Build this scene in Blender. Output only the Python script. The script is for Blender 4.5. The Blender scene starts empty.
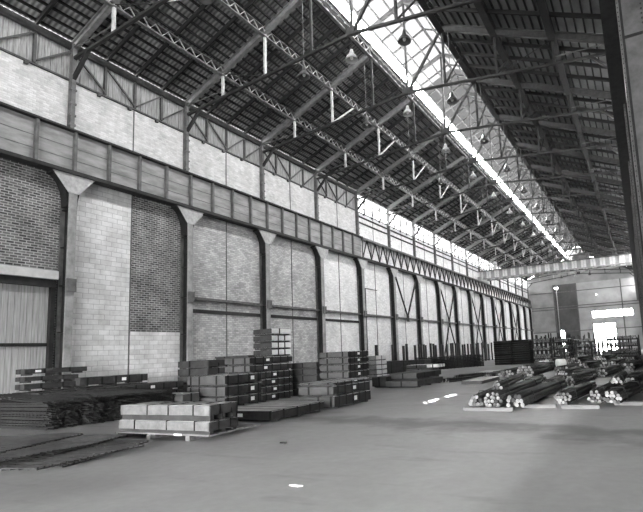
import bpy, bmesh, math, random
from mathutils import Vector, Matrix, noise
random.seed(7)
sc = bpy.context.scene
C = sc.collection
# ------------------------------------------------------------------ camera
CAM_H = 1.6
yaw, pitch, roll = math.radians(25.745), math.radians(7.424), math.radians(-2.856)
F = Vector((-math.sin(yaw)*math.cos(pitch), math.cos(yaw)*math.cos(pitch), math.sin(pitch)))
R0 = Vector((math.cos(yaw), math.sin(yaw), 0)); U0 = R0.cross(F)
Rv = math.cos(roll)*R0 + math.sin(roll)*U0; Uv = -math.sin(roll)*R0 + math.cos(roll)*U0
cam_d = bpy.data.cameras.new('camera'); cam = bpy.data.objects.new('camera', cam_d); C.objects.link(cam)
cam.matrix_world = Matrix(((Rv.x, Uv.x, -F.x, 0), (Rv.y, Uv.y, -F.y, 0), (Rv.z, Uv.z, -F.z, CAM_H), (0, 0, 0, 1)))
cam_d.sensor_width = 36; cam_d.lens = 27.386; cam_d.shift_x = -0.1240; cam_d.shift_y = 0.0514
cam_d.clip_end = 500; cam_d.clip_start = 0.05
sc.camera = cam
# ------------------------------------------------------------------ world, light, exposure
W = bpy.data.worlds.new('sky'); sc.world = W; W.use_nodes = True
nt = W.node_tree; nt.nodes.clear()
wo = nt.nodes.new('ShaderNodeOutputWorld'); bg = nt.nodes.new('ShaderNodeBackground')
geo = nt.nodes.new('ShaderNodeTexCoord'); sep = nt.nodes.new('ShaderNodeSeparateXYZ'); cr = nt.nodes.new('ShaderNodeValToRGB')
nt.links.new(geo.outputs['Generated'], sep.inputs[0]); nt.links.new(sep.outputs['Z'], cr.inputs[0])
cr.color_ramp.elements[0].position = 0.0; cr.color_ramp.elements[0].color = (.30, .30, .30, 1)
cr.color_ramp.elements[1].position = 0.06; cr.color_ramp.elements[1].color = (1, 1, 1, 1)
nt.links.new(cr.outputs[0], bg.inputs['Color']); nt.links.new(bg.outputs[0], wo.inputs['Surface'])
bg.inputs['Strength'].default_value = 80.0
sc.view_settings.view_transform = 'Standard'; sc.view_settings.look = 'None'
sc.view_settings.exposure = 0.0; sc.view_settings.gamma = 1.0; sc.view_settings.use_curve_mapping = False
sc.cycles.max_bounces = 8; sc.cycles.diffuse_bounces = 5; sc.cycles.transparent_max_bounces = 16
sc.cycles.use_denoising = True
sc.cycles.sample_clamp_indirect = 8.0

# building grid
XL, XR, XC = -20.0, 0.34, -9.83
BAY, Y0 = 5.6, 11.19
def Y(k): return Y0 + BAY*k
KB, KE = -6, 16
YB, YE = Y(KB), Y(KE)
SL = 0.43
ZE = 14.94                        # roof line at the wall
def zr(x):                        # roof line
    return ZE + SL*min(x-XL, XR-x)
MT = 8.05                         # monitor edge distance from the wall
ML, MR = XL+MT, XR-MT
ZM = ZE + SL*MT
ZC, CSL = 14.25, 0.102            # bottom chord
def zch(x): return ZC + CSL*min(x-XL, XR-x)

def portal(name, loc, rot, sx, sy):
    l = bpy.data.lights.new(name, 'AREA'); l.shape = 'RECTANGLE'; l.size = sx; l.size_y = sy
    l.cycles.is_portal = True
    o = bpy.data.objects.new(name, l); C.objects.link(o); o.location = loc; o.rotation_euler = rot
    return o
portal('daylight_monitor', (XC, (YB+YE)/2, 18.55), (0, 0, 0), 4.2, YE-YB)
portal('daylight_added_windows', (XR+.2, (Y(2)+YE)/2, 12.35), (0, math.pi/2, 0), 2.2, YE-Y(2))
sun_d = bpy.data.lights.new('sun', 'SUN'); sun_d.energy = 60; sun_d.angle = math.radians(.25)
sun = bpy.data.objects.new('sun', sun_d); C.objects.link(sun); sun.location = (-40, 60, 40)
sun.rotation_euler = Vector((13.75, -20.5, -14.1)).to_track_quat('-Z', 'Y').to_euler()
portal('daylight_rear', (XC, YB+.1, 2.6), (math.pi/2, 0, 0), 20, 5.2)

# ------------------------------------------------------------------ materials
def mat(name, col, rough=.7, metal=0., nscale=0, namt=.0, detail=6, stretch=(1, 1, 1), spec=.14, bump=0):
    m = bpy.data.materials.new(name); m.use_nodes = True
    t = m.node_tree; b = t.nodes['Principled BSDF']
    b.inputs['Roughness'].default_value = rough; b.inputs['Metallic'].default_value = metal
    b.inputs['Specular IOR Level'].default_value = spec
    c = col if isinstance(col, tuple) else (col, col, col)
    if nscale:
        tc = t.nodes.new('ShaderNodeTexCoord'); mp = t.nodes.new('ShaderNodeMapping'); mp.inputs['Scale'].default_value = stretch
        n = t.nodes.new('ShaderNodeTexNoise'); n.inputs['Scale'].default_value = nscale; n.inputs['Detail'].default_value = detail
        n.inputs['Roughness'].default_value = .65
        r = t.nodes.new('ShaderNodeValToRGB')
        r.color_ramp.elements[0].position = .32; r.color_ramp.elements[1].position = .68
        r.color_ramp.elements[0].color = tuple(v*(1-namt) for v in c)+(1,); r.color_ramp.elements[1].color = tuple(min(1, v*(1+namt)) for v in c)+(1,)
        t.links.new(tc.outputs['Object'], mp.inputs[0]); t.links.new(mp.outputs[0], n.inputs[0])
        t.links.new(n.outputs['Fac'], r.inputs[0]); t.links.new(r.outputs[0], b.inputs['Base Color'])
        if bump:
            bp = t.nodes.new('ShaderNodeBump'); bp.inputs['Strength'].default_value = bump; bp.inputs['Distance'].default_value = .03
            t.links.new(n.outputs['Fac'], bp.inputs['Height']); t.links.new(bp.outputs[0], b.inputs['Normal'])
    else:
        b.inputs['Base Color'].default_value = c+(1,)
    return m

def brick_mat(name, c1, c2, mortar, bw, bh, ms=.012, var=.25, nsc=.35, bias=0, axis='y'):
    m = bpy.data.materials.new(name); m.use_nodes = True
    t = m.node_tree; b = t.nodes['Principled BSDF']; b.inputs['Roughness'].default_value = .9; b.inputs['Specular IOR Level'].default_value = .1
    tc = t.nodes.new('ShaderNodeTexCoord'); s = t.nodes.new('ShaderNodeSeparateXYZ'); cb = t.nodes.new('ShaderNodeCombineXYZ')
    t.links.new(tc.outputs['Object'], s.inputs[0])
    t.links.new(s.outputs['Y' if axis == 'y' else 'X'], cb.inputs['X']); t.links.new(s.outputs['Z'], cb.inputs['Y'])
    br = t.nodes.new('ShaderNodeTexBrick'); t.links.new(cb.outputs[0], br.inputs['Vector'])
    g = lambda v: (v, v, v, 1)
    br.inputs['Color1'].default_value = g(c1); br.inputs['Color2'].default_value = g(c2); br.inputs['Mortar'].default_value = g(mortar)
    br.inputs['Scale'].default_value = 1; br.inputs['Brick Width'].default_value = bw; br.inputs['Row Height'].default_value = bh
    br.inputs['Mortar Size'].default_value = ms; br.inputs['Bias'].default_value = bias; br.inputs['Mortar Smooth'].default_value = .3
    n = t.nodes.new('ShaderNodeTexNoise'); n.inputs['Scale'].default_value = nsc*3; n.inputs['Detail'].default_value = 8; n.inputs['Roughness'].default_value = .7
    t.links.new(tc.outputs['Object'], n.inputs[0])
    mr = t.nodes.new('ShaderNodeMapRange'); mr.inputs['From Min'].default_value = .3; mr.inputs['From Max'].default_value = .7
    mr.inputs['To Min'].default_value = 1-var; mr.inputs['To Max'].default_value = 1+var*.6
    t.links.new(n.outputs['Fac'], mr.inputs['Value'])
    mx = t.nodes.new('ShaderNodeVectorMath'); mx.operation = 'SCALE'
    t.links.new(br.outputs['Color'], mx.inputs[0]); t.links.new(mr.outputs[0], mx.inputs['Scale'])
    t.links.new(mx.outputs[0], b.inputs['Base Color'])
    bp = t.nodes.new('ShaderNodeBump'); bp.inputs['Strength'].default_value = .5; bp.inputs['Distance'].default_value = .02; bp.invert = True
    t.links.new(br.outputs['Fac'], bp.inputs['Height']); t.links.new(bp.outputs[0], b.inputs['Normal'])
    return m

def glass_mat(name, clear, diffuse, tint=.8, nscale=3, streak=(1, 1, 1)):
    """dirty glazing: part clear, part scattering, part plain dirt"""
    m = bpy.data.materials.new(name); m.use_nodes = True
    t = m.node_tree; t.nodes.clear()
    o = t.nodes.new('ShaderNodeOutputMaterial')
    tr = t.nodes.new('ShaderNodeBsdfTransparent'); tr.inputs[0].default_value = (clear, clear, clear, 1)
    tl = t.nodes.new('ShaderNodeBsdfTranslucent'); tl.inputs[0].default_value = (tint, tint, tint, 1)
    mx = t.nodes.new('ShaderNodeMixShader')
    tc = t.nodes.new('ShaderNodeTexCoord'); mp = t.nodes.new('ShaderNodeMapping'); mp.inputs['Scale'].default_value = streak
    n = t.nodes.new('ShaderNodeTexNoise'); n.inputs['Scale'].default_value = nscale; n.inputs['Detail'].default_value = 8
    mr = t.nodes.new('ShaderNodeMapRange'); mr.inputs['From Min'].default_value = .35; mr.inputs['From Max'].default_value = .65
    mr.inputs['To Min'].default_value = max(0, diffuse-.25); mr.inputs['To Max'].default_value = min(1, diffuse+.25)
    t.links.new(tc.outputs['Object'], mp.inputs[0]); t.links.new(mp.outputs[0], n.inputs[0]); t.links.new(n.outputs['Fac'], mr.inputs[0])
    t.links.new(mr.outputs[0], mx.inputs[0]); t.links.new(tr.outputs[0], mx.inputs[1]); t.links.new(tl.outputs[0], mx.inputs[2])
    t.links.new(mx.outputs[0], o.inputs[0])
    return m

M = {}
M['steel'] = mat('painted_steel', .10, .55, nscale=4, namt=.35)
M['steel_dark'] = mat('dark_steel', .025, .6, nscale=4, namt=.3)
M['steel_black'] = mat('black_steel', .018, .7, nscale=4, namt=.3)
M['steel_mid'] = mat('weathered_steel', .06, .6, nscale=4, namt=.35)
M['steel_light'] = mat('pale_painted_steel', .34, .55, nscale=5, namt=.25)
M['girder'] = mat('girder_paint', .22, .5, nscale=2.2, namt=.35, stretch=(1, .4, 1.6))
M['crane'] = mat('crane_paint', .4, .5, nscale=2, namt=.2)
M['roof'] = mat('roof_sheet', .21, .8, nscale=.5, namt=.45, stretch=(1, .6, 1))
def corrugate(m, scale, lo):
    t = m.node_tree; b = t.nodes['Principled BSDF']; src = b.inputs['Base Color'].links[0].from_socket
    tc = t.nodes.new('ShaderNodeTexCoord'); w = t.nodes.new('ShaderNodeTexWave'); w.bands_direction = 'Y'; w.inputs['Scale'].default_value = scale
    mr = t.nodes.new('ShaderNodeMapRange'); mr.inputs['To Min'].default_value = lo; mr.inputs['To Max'].default_value = 1.2
    vm = t.nodes.new('ShaderNodeVectorMath'); vm.operation = 'SCALE'
    t.links.new(tc.outputs['Object'], w.inputs[0]); t.links.new(w.outputs['Fac'], mr.inputs[0])
    t.links.new(src, vm.inputs[0]); t.links.new(mr.outputs[0], vm.inputs['Scale']); t.links.new(vm.outputs[0], b.inputs['Base Color'])
    bp = t.nodes.new('ShaderNodeBump'); bp.inputs['Strength'].default_value = .6; bp.inputs['Distance'].default_value = .03
    t.links.new(w.outputs['Fac'], bp.inputs['Height']); t.links.new(bp.outputs[0], b.inputs['Normal'])
corrugate(M['roof'], 1.6, .45)
M['roof_right'] = mat('shaded_roof_boards', .19, .8, nscale=.5, namt=.4, stretch=(1, .6, 1))  # right slope toned apart from the left for its shade
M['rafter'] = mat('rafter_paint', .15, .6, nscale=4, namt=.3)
M['rafter_shaded'] = mat('shaded_rafter_paint', .06, .6, nscale=4, namt=.3)  # darker copy of the rafter paint for the shaded right side
M['white_paint'] = mat('white_painted_bar', .6, .6)
M['batten'] = mat('roof_batten', .02, .8)
M['brick'] = brick_mat('brown_brick', .05, .15, .34, .26, .10, .018, .5)
M['brick_mid'] = brick_mat('pale_brick', .34, .56, .30, .26, .10, .014, .35)
M['block'] = brick_mat('whitewashed_block', .58, .70, .42, .46, .21, .012, .3)
M['brick_up'] = brick_mat('upper_brick', .44, .62, .5, .24, .09, .012, .3)
M['white'] = brick_mat('limewashed_brick', .62, .82, .62, .24, .09, .01, .2)
M['timber_clad'] = mat('timber_cladding', .24, .85, nscale=5, namt=.5, stretch=(1, 3, .25))
M['door_wood'] = mat('door_boards', .30, .8, nscale=4, namt=.3, stretch=(1, 4, .2))
M['lintel'] = mat('concrete_lintel', .5, .8, nscale=3, namt=.15)
M['end_grey'] = mat('end_wall_sheeting', .22, .8, nscale=.4, namt=.25)  # end wall greys lightened to stand in for haze
M['end_dark'] = mat('end_wall_dark_sheeting', .075, .8, nscale=.5, namt=.25)
M['end_light'] = mat('end_wall_pale_sheeting', .34, .8, nscale=.4, namt=.2)
M['glass'] = glass_mat('dusty_glass', .9, .35, .85)
M['frosted'] = glass_mat('frosted_glass', .02, .9, .8)
M['side_glass_added'] = glass_mat('added_side_glass', .7, .5, .7)
M['near_roof_glass'] = glass_mat('dull_rooflight_glass', .017, .5, .012, 1.2)
M['roof_glass'] = glass_mat('rooflight_glass', .92, .3, .8, 1.2)
M['roof_glass_dirty'] = glass_mat('grimy_rooflight_glass', .0045, .5, .003, 1.6, (1, 1, 1))
M['mesh'] = mat('rusted_wire', .03, .7, .0, 3, .4)
M['mesh_mat'] = mat('loose_rusted_wire', .045, .7, .0, 3, .4)
M['bar'] = mat('dark_steel_bar', .014, .55, .2, 6, .3)
M['bar_end'] = mat('cut_bar_end', .17, .5, .2, 9, .7)
def per_object(m, lo, hi):
    t = m.node_tree; b = t.nodes['Principled BSDF']; src = b.inputs['Base Color'].links[0].from_socket
    oi = t.nodes.new('ShaderNodeObjectInfo'); mr = t.nodes.new('ShaderNodeMapRange'); mr.inputs['To Min'].default_value = lo; mr.inputs['To Max'].default_value = hi
    vm = t.nodes.new('ShaderNodeVectorMath'); vm.operation = 'SCALE'
    t.links.new(oi.outputs['Random'], mr.inputs[0]); t.links.new(src, vm.inputs[0]); t.links.new(mr.outputs[0], vm.inputs['Scale']); t.links.new(vm.outputs[0], b.inputs['Base Color'])
per_object(M['bar_end'], .15, 1.5); per_object(M['bar'], .5, 2.2)
M['paper'] = mat('dark_wrapping', .032, .6, nscale=4, namt=.4)
M['board'] = mat('grey_end_board', .08, .7, nscale=3, namt=.2)
M['board_dark'] = mat('dull_end_board', .045, .7, nscale=3, namt=.3)
M['wrap'] = mat('pale_sheet_wrapping', .15, .45, nscale=5, namt=.25, bump=.5)
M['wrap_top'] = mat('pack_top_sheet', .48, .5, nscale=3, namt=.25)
M['wrap_white'] = mat('white_wrapping', .8, .5, nscale=4, namt=.1)
M['strap'] = mat('steel_strapping', .008, .5, 0)
M['tag'] = mat('paper_tag', .85, .6)
M['wood'] = mat('bearer_timber', .17, .8, nscale=5, namt=.35, stretch=(.3, 2, 2))
M['plate_shaded'] = mat('shaded_column_plate', .075, .5, nscale=3, namt=.3)  # darkened for the shade along the right-hand row
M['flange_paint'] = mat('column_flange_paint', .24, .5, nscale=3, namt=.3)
M['lamp'] = mat('lamp_enamel', .30, .4)
M['lamp_dark'] = mat('lamp_reflector', .06, .4)
M['cable'] = mat('cable', .05, .6)

# floor
fm = bpy.data.materials.new('worn_concrete'); fm.use_nodes = True
t = fm.node_tree; b = t.nodes['Principled BSDF']; b.inputs['Roughness'].default_value = .62; b.inputs['Specular IOR Level'].default_value = .35
tc = t.nodes.new('ShaderNodeTexCoord')
def noise_n(scale, detail, stretch=(1, 1, 1), rough=.6, dist=0):
    mp = t.nodes.new('ShaderNodeMapping'); mp.inputs['Scale'].default_value = stretch
    n = t.nodes.new('ShaderNodeTexNoise'); n.inputs['Scale'].default_value = scale; n.inputs['Detail'].default_value = detail
    n.inputs['Roughness'].default_value = rough; n.inputs['Distortion'].default_value = dist
    t.links.new(tc.outputs['Object'], mp.inputs[0]); t.links.new(mp.outputs[0], n.inputs[0]); return n.outputs['Fac']
def mrange(src, a, b_, c, d):
    r = t.nodes.new('ShaderNodeMapRange'); r.inputs['From Min'].default_value = a; r.inputs['From Max'].default_value = b_
    r.inputs['To Min'].default_value = c; r.inputs['To Max'].default_value = d
    t.links.new(src, r.inputs[0]); return r.outputs[0]
def mul(a, b_):
    n = t.nodes.new('ShaderNodeMath'); n.operation = 'MULTIPLY'
    for i, v in enumerate((a, b_)):
        if isinstance(v, (int, float)): n.inputs[i].default_value = v
        else: t.links.new(v, n.inputs[i])
    return n.outputs[0]
v = mul(mrange(noise_n(.35, 8, (1, .8, 1), .6, .4), .3, .7, .78, 1.12), mrange(noise_n(6, 8), .3, .7, .93, 1.07))
v = mul(v, mrange(noise_n(1.1, 4, (.35, 1.6, 1), .55), .60, .74, 1, .72))
# irregular darker band crossing in front of the bar bundles
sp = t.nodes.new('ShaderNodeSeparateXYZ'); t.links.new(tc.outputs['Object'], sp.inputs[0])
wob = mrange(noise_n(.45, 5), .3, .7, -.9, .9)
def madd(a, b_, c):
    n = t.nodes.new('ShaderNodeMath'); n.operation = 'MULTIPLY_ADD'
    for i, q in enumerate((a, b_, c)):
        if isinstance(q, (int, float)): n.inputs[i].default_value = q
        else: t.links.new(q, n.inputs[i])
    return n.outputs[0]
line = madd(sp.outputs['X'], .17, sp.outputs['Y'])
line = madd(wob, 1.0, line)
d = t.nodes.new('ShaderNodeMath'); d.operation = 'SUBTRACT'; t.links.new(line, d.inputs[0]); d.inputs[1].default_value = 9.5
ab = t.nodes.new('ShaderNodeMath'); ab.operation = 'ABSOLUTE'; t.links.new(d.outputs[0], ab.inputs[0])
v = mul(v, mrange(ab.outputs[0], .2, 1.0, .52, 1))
v = mul(v, .255)
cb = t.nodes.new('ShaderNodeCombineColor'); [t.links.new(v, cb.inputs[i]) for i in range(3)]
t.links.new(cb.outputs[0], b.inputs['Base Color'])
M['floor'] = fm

# ------------------------------------------------------------------ mesh builder
class MB:
    def __init__(s): s.bm = bmesh.new()
    def box(s, x0, x1, y0, y1, z0, z1, mi=0):
        p = [(x0, y0, z0), (x1, y0, z0), (x1, y1, z0), (x0, y1, z0), (x0, y0, z1), (x1, y0, z1), (x1, y1, z1), (x0, y1, z1)]
        v = [s.bm.verts.new(q) for q in p]
        for f in ((0, 3, 2, 1), (4, 5, 6, 7), (0, 1, 5, 4), (1, 2, 6, 5), (2, 3, 7, 6), (3, 0, 4, 7)):
            s.bm.faces.new([v[i] for i in f]).material_index = mi
        return s
    def bar(s, a, b, w, h, up=(0, 0, 1), mi=0):
        a, b = Vector(a), Vector(b); d = (b-a).normalized(); u = Vector(up)
        if abs(d.dot(u)) > .98: u = Vector((1, 0, 0)) if abs(d.x) < .9 else Vector((0, 1, 0))
        sd = d.cross(u).normalized(); u = sd.cross(d).normalized()
        v = [s.bm.verts.new(e+sd*(i*w/2)+u*(j*h/2)) for e in (a, b) for i, j in ((-1, -1), (1, -1), (1, 1), (-1, 1))]
        for f in ((0, 3, 2, 1), (4, 5, 6, 7), (0, 1, 5, 4), (1, 2, 6, 5), (2, 3, 7, 6), (3, 0, 4, 7)):
            s.bm.faces.new([v[i] for i in f]).material_index = mi
        return s
    def tube(s, a, b, r, n=8, mi=0, capmi=None, r2=None):
        a, b = Vector(a), Vector(b); d = (b-a).normalized(); u = Vector((0, 0, 1)) if abs(d.z) < .9 else Vector((1, 0, 0))
        sd = d.cross(u).normalized(); u = sd.cross(d); r2 = r if r2 is None else r2
        ra = [s.bm.verts.new(a+(sd*math.cos(2*math.pi*i/n)+u*math.sin(2*math.pi*i/n))*r) for i in range(n)]
        rb = [s.bm.verts.new(b+(sd*math.cos(2*math.pi*i/n)+u*math.sin(2*math.pi*i/n))*r2) for i in range(n)]
        for i in range(n):
            f = s.bm.faces.new((ra[i], ra[(i+1) % n], rb[(i+1) % n], rb[i])); f.material_index = mi; f.smooth = n > 7
        c = mi if capmi is None else capmi
        s.bm.faces.new(ra[::-1]).material_index = c; s.bm.faces.new(rb).material_index = c
        return s
    def prism(s, pts, axis, a, b, mi=0):
        """pts: 2D outline; axis 'x': pts are (y,z), 'y': pts are (x,z), 'z': (x,y)"""
        def P(p, q): return (q, p[0], p[1]) if axis == 'x' else ((p[0], q, p[1]) if axis == 'y' else (p[0], p[1], q))
        va = [s.bm.verts.new(P(p, a)) for p in pts]; vb = [s.bm.verts.new(P(p, b)) for p in pts]
        n = len(pts)
        for i in range(n): s.bm.faces.new((va[i], va[(i+1) % n], vb[(i+1) % n], vb[i])).material_index = mi
        s.bm.faces.new(va[::-1]).material_index = mi; s.bm.faces.new(vb).material_index = mi
        return s
    def lathe(s, prof, c, n=16, mi=0):
        rings = []
        for r, z in prof:
            rings.append([s.bm.verts.new((c[0]+r*math.cos(2*math.pi*i/n), c[1]+r*math.sin(2*math.pi*i/n), c[2]+z)) for i in range(n)])
        for A, B in zip(rings, rings[1:]):
            for i in range(n):
                f = s.bm.faces.new((A[i], A[(i+1) % n], B[(i+1) % n], B[i])); f.material_index = mi; f.smooth = True
        return s
    def quad(s, pts, mi=0):
        s.bm.faces.new([s.bm.verts.new(p) for p in pts]).material_index = mi; return s
    def mesh(s, name, mats):
        bmesh.ops.recalc_face_normals(s.bm, faces=s.bm.faces[:])
        me = bpy.data.meshes.new(name); s.bm.to_mesh(me); s.bm.free()
        for m in (mats if isinstance(mats, (list, tuple)) else [mats]): me.materials.append(M[m])
        return me
    def build(s, name, mats, parent=None):
        o = bpy.data.objects.new(name, s.mesh(name, mats)); C.objects.link(o)
        if parent is not None: o.parent = parent
        return o
def thing(name, label, cat, loc=(0, 0, 0), group=None, rz=0):
    o = bpy.data.objects.new(name, None); C.objects.link(o); o.location = loc; o.rotation_euler = (0, 0, rz)
    o['label'] = label; o['category'] = cat
    if group: o['group'] = group
    o.empty_display_size = .2
    return o
def tag(o, label, cat, group=None):
    o['label'] = label; o['category'] = cat
    if group: o['group'] = group
    return o
def struct(o, label=None):
    o['kind'] = 'structure'
    if label: o['label'] = label
    return o
def child(name, me, parent, loc=(0, 0, 0), rot=(0, 0, 0)):
    o = bpy.data.objects.new(name, me); C.objects.link(o); o.parent = parent; o.location = loc; o.rotation_euler = rot; return o
def copy_tree(o, parent=None):
    c = o.copy(); C.objects.link(c)
    if parent is not None: c.parent = parent
    for ch in list(KIDS.get(o, [])): copy_tree(ch, c)
    return c
KIDS = {}
def kids(root):
    KIDS.clear()
    for o in C.objects:
        if o.parent: KIDS.setdefault(o.parent, []).append(o)
ORD = ['first', 'second', 'third', 'fourth', 'fifth', 'sixth', 'seventh', 'eighth', 'ninth', 'tenth', 'eleventh', 'twelfth', 'thirteenth', 'fourteenth',
       'fifteenth', 'sixteenth', 'seventeenth', 'eighteenth', 'nineteenth', 'twentieth', 'twenty-first', 'twenty-second', 'twenty-third']

# ------------------------------------------------------------------ floor
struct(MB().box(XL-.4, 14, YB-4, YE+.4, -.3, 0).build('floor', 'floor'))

# ------------------------------------------------------------------ left wall
w = MB()
MI = ['brick', 'brick_mid', 'block', 'brick_up', 'white', 'lintel']
X0, X1 = XL-.35, XL
DOOR_Y0, DOOR_Y1, DOOR_Z = Y(-1)+.4, 10.75, 4.72
for k in range(KB, KE):
    a, m_, b_ = Y(k), Y(k)+BAY/2, Y(k+1)
    if k == -1:
        w.box(X0, X1, a, DOOR_Y0, 0, 9.5, 0); w.box(X0, X1, DOOR_Y1, b_, 0, 9.5, 0)
        w.box(X0, X1, DOOR_Y0, DOOR_Y1, 5.3, 9.5, 0)
    elif k == 0:
        w.box(X0, X1, a, m_, 0, 9.5, 2)
        w.box(X0, X1, m_, b_, 3.1, 9.5, 0); w.box(X0, X1+.03, m_, b_, 0, 3.1, 2)
    else:
        mi = 1 if k <= 2 else 4
        if k < 0: mi = 0
        w.box(X0, X1, a, m_, 0, 9.5, mi); w.box(X0, X1, m_, b_, 0, 9.5, mi)
    w.box(X0, X1, a, m_, 9.5, 13.34, 3 if k < 4 else 4); w.box(X0, X1, m_, b_, 9.5, 13.34, 3 if k < 4 else 4)
struct(w.build('wall_left', MI))
# vertical boarding above the sill for the near bays
tb = MB()
y = YB
while y < Y(4)-.01:
    wd = random.uniform(.16, .24); y2 = min(y+wd, Y(4))
    tb.box(XL-.08+random.uniform(0, .02), XL-.02+random.uniform(0, .02), y, y2-.012, 13.34, 14.80)
    y = y2
tb.box(XL-.14, XL-.10, YB, Y(4), 13.34, 14.84)
struct(tb.build('wall_left', 'timber_clad'))
# posts, sill rail, eave beam, seams
tr = MB()
tr.box(XL, XL+.08, YB, YE, 13.31, 13.38)
tr.box(XL-.05, XL+.14, YB, Y(4), 14.68, 14.97)
tr.box(XL-.05, XL+.1, Y(4), YE, 14.85, 15.10)
for k in range(KB, KE):
    for j in range(1, 4):
        yy = Y(k)+BAY*j/4
        tr.box(XL, XL+.10, yy-.05, yy+.05, 13.4, 14.7)
        tr.box(XL+.05, XL+.16, yy-.35, yy-.22, 13.17, 13.28)
    for j, (za, zb) in enumerate([(14.6, 13.5), (14.6, 13.5), (13.5, 14.6), (13.5, 14.6)]):
        ya, yb = Y(k)+BAY*j/4+.06, Y(k)+BAY*(j+1)/4-.06
        tr.bar((XL+.09, ya, za), (XL+.09, yb, zb), .07, .07, (1, 0, 0))
struct(tr.build('trim_1', 'steel_mid'))
sm = MB()
for k in range(-2, KE):
    yy = Y(k)+BAY/2
    sm.box(XL, XL+.035, yy-.022, yy+.022, 0 if k >= 0 else 5.3, 9.3)
    sm.box(XL, XL+.03, yy-.02, yy+.02, 11.0, 13.27)
struct(sm.build('trim_2', 'steel'))
r = MB()
for k in range(4, KE):
    for z in (12.95, 12.45):
        r.box(XL, XL+.1, Y(k)+.2, Y(k+1)-.2, z-.05, z+.05)
struct(r.build('trim_3', 'steel_dark'))
# mid rail
mr_ = MB()
for k in range(0, KE):
    y0 = Y(k)+.2 if k else None
    if k == 0: continue
    mr_.box(XL, XL+.28, Y(k)+.22, Y(k+1)-.22, 4.74, 4.86, 0)
    if k < 4: mr_.box(XL, XL+.06, Y(k)+.22, Y(k+1)-.22, 4.10, 4.28, 1)
struct(mr_.build('trim_4', ['steel', 'steel_dark']))
# left upper glazing, one window a bay
for i, k in enumerate(range(4, KE)):
    e = bpy.data.objects.new(f'window_{i+1}', None); C.objects.link(e); e.location = (XL, Y(k), 13.4); struct(e)
    g = MB()
    if k == 4:      # two missing strips of glass let the sun through
        ya1, ya2, yb1, yb2 = 34.9-Y(4), 36.1-Y(4), 36.8-Y(4), 37.8-Y(4); zh0, zh1 = .55, .80
        g.box(-.06, -.05, .1, BAY-.1, .05, zh0); g.box(-.06, -.05, .1, BAY-.1, zh1, 1.45)
        g.box(-.06, -.05, .1, ya1, zh0, zh1); g.box(-.06, -.05, ya2, yb1, zh0, zh1); g.box(-.06, -.05, yb2, BAY-.1, zh0, zh1)
    else: g.box(-.06, -.05, .1, BAY-.1, .05, 1.45)
    g.build('pane', 'frosted', e)
    f_ = MB()
    for j in range(0, 9): f_.box(-.09, -.02, .1+(BAY-.2)*j/8-.025, .1+(BAY-.2)*j/8+.025, 0, 1.5)
    for z in (0, .92, 1.45): f_.box(-.09, -.02, .1, BAY-.1, z-.03, z+.03)
    f_.build('window_frame', 'steel_dark', e)

# door in the left wall
e = bpy.data.objects.new('door_1', None); C.objects.link(e); struct(e)
dr = MB(); y = DOOR_Y0+.02
while y < DOOR_Y1-.05:
    y2 = min(y+.2, DOOR_Y1-.02); dr.box(XL-.06+random.uniform(-.01, .01), XL-.02, y, y2-.014, .02, DOOR_Z); y = y2
dr.box(XL-.12, XL-.08, DOOR_Y0, DOOR_Y1, 0, DOOR_Z+.2)
dr.build('door_leaf', 'door_wood', e)
MB().box(XL-.02, XL+.04, DOOR_Y0+.1, DOOR_Y1-.05, 2.5, 2.62).build('door_rail', 'steel_black', e)
MB().box(XL-.05, XL+.12, DOOR_Y1-.02, DOOR_Y1+.14, 0, DOOR_Z).box(XL-.05, XL+.12, DOOR_Y0-.14, DOOR_Y0+.02, 0, DOOR_Z).build('door_jamb', 'steel_dark', e)
MB().box(XL-.1, XL+.34, DOOR_Y0-.4, DOOR_Y1+.1, 5.0, 5.32).build('lintel', 'lintel', e)
MB().box(XL-.1, XL+.2, DOOR_Y0-.3, DOOR_Y1+.1, DOOR_Z, 5.0).build('door_track', 'steel_dark', e)

# ------------------------------------------------------------------ end wall
ew = MB(); EY0, EY1 = YE+.15, YE+.4
WX0, WX1, WZ0, WZ1 = -8.15, -.9, 6.43, 7.77
DX0, DX1, DZ = -8.2, -4.05, 5.4
def wallx(x0, x1, z0, z1, mi): ew.box(x0, x1, EY0, EY1, z0, z1, mi)
wallx(XL-.4, -14.9, 4.0, 13.5, 0); wallx(XL-.4, -14.9, 0, 4.0, 2)
wallx(-14.9, -14.2, 0, 13.5, 1); wallx(-14.2, -13.5, 4.4, 13.5, 1); wallx(-13.5, -10.6, 0, 13.5, 1)
wallx(-10.6, DX0, 0, 13.5, 2); wallx(DX0, 14, WZ1, 13.5, 2); wallx(DX0, DX1, DZ, WZ0, 2); wallx(DX1, 14, 0, WZ0, 2)
wallx(WX1, 14, WZ0, WZ1, 2); wallx(DX0, WX0, WZ0, WZ1, 2)
ew.prism([(XL-.4, 13.5), (XR+.4, 13.5), (XR+.4, ZE), (MR, ZM), (MR, ZM+1.4), (XC, ZM+2.3), (ML, ZM+1.4), (ML, ZM), (XL-.4, ZE)], 'y', EY0, EY1, 0)
struct(ew.build('wall_end', ['end_grey', 'end_dark', 'end_light']))
er = MB()
for z in (4.2, 8.6, 9.1, 12.0): er.box(XL, XR, EY0-.12, EY0, z-.07, z+.07)
for x in (-14.9, -10.6, -2.6): er.box(x-.1, x+.1, EY0-.15, EY0, 0, 13.5)
struct(er.build('trim_5', 'steel'))
e = bpy.data.objects.new('window_20', None); C.objects.link(e); struct(e)
MB().box(WX0, WX1, EY0+.1, EY0+.12, WZ0, WZ1).build('pane', 'glass', e)
f_ = MB()
for j in range(4):
    x = WX0+(WX1-WX0)*j/3; f_.box(x-.06, x+.06, EY0+.02, EY0+.2, WZ0, WZ1)
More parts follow.
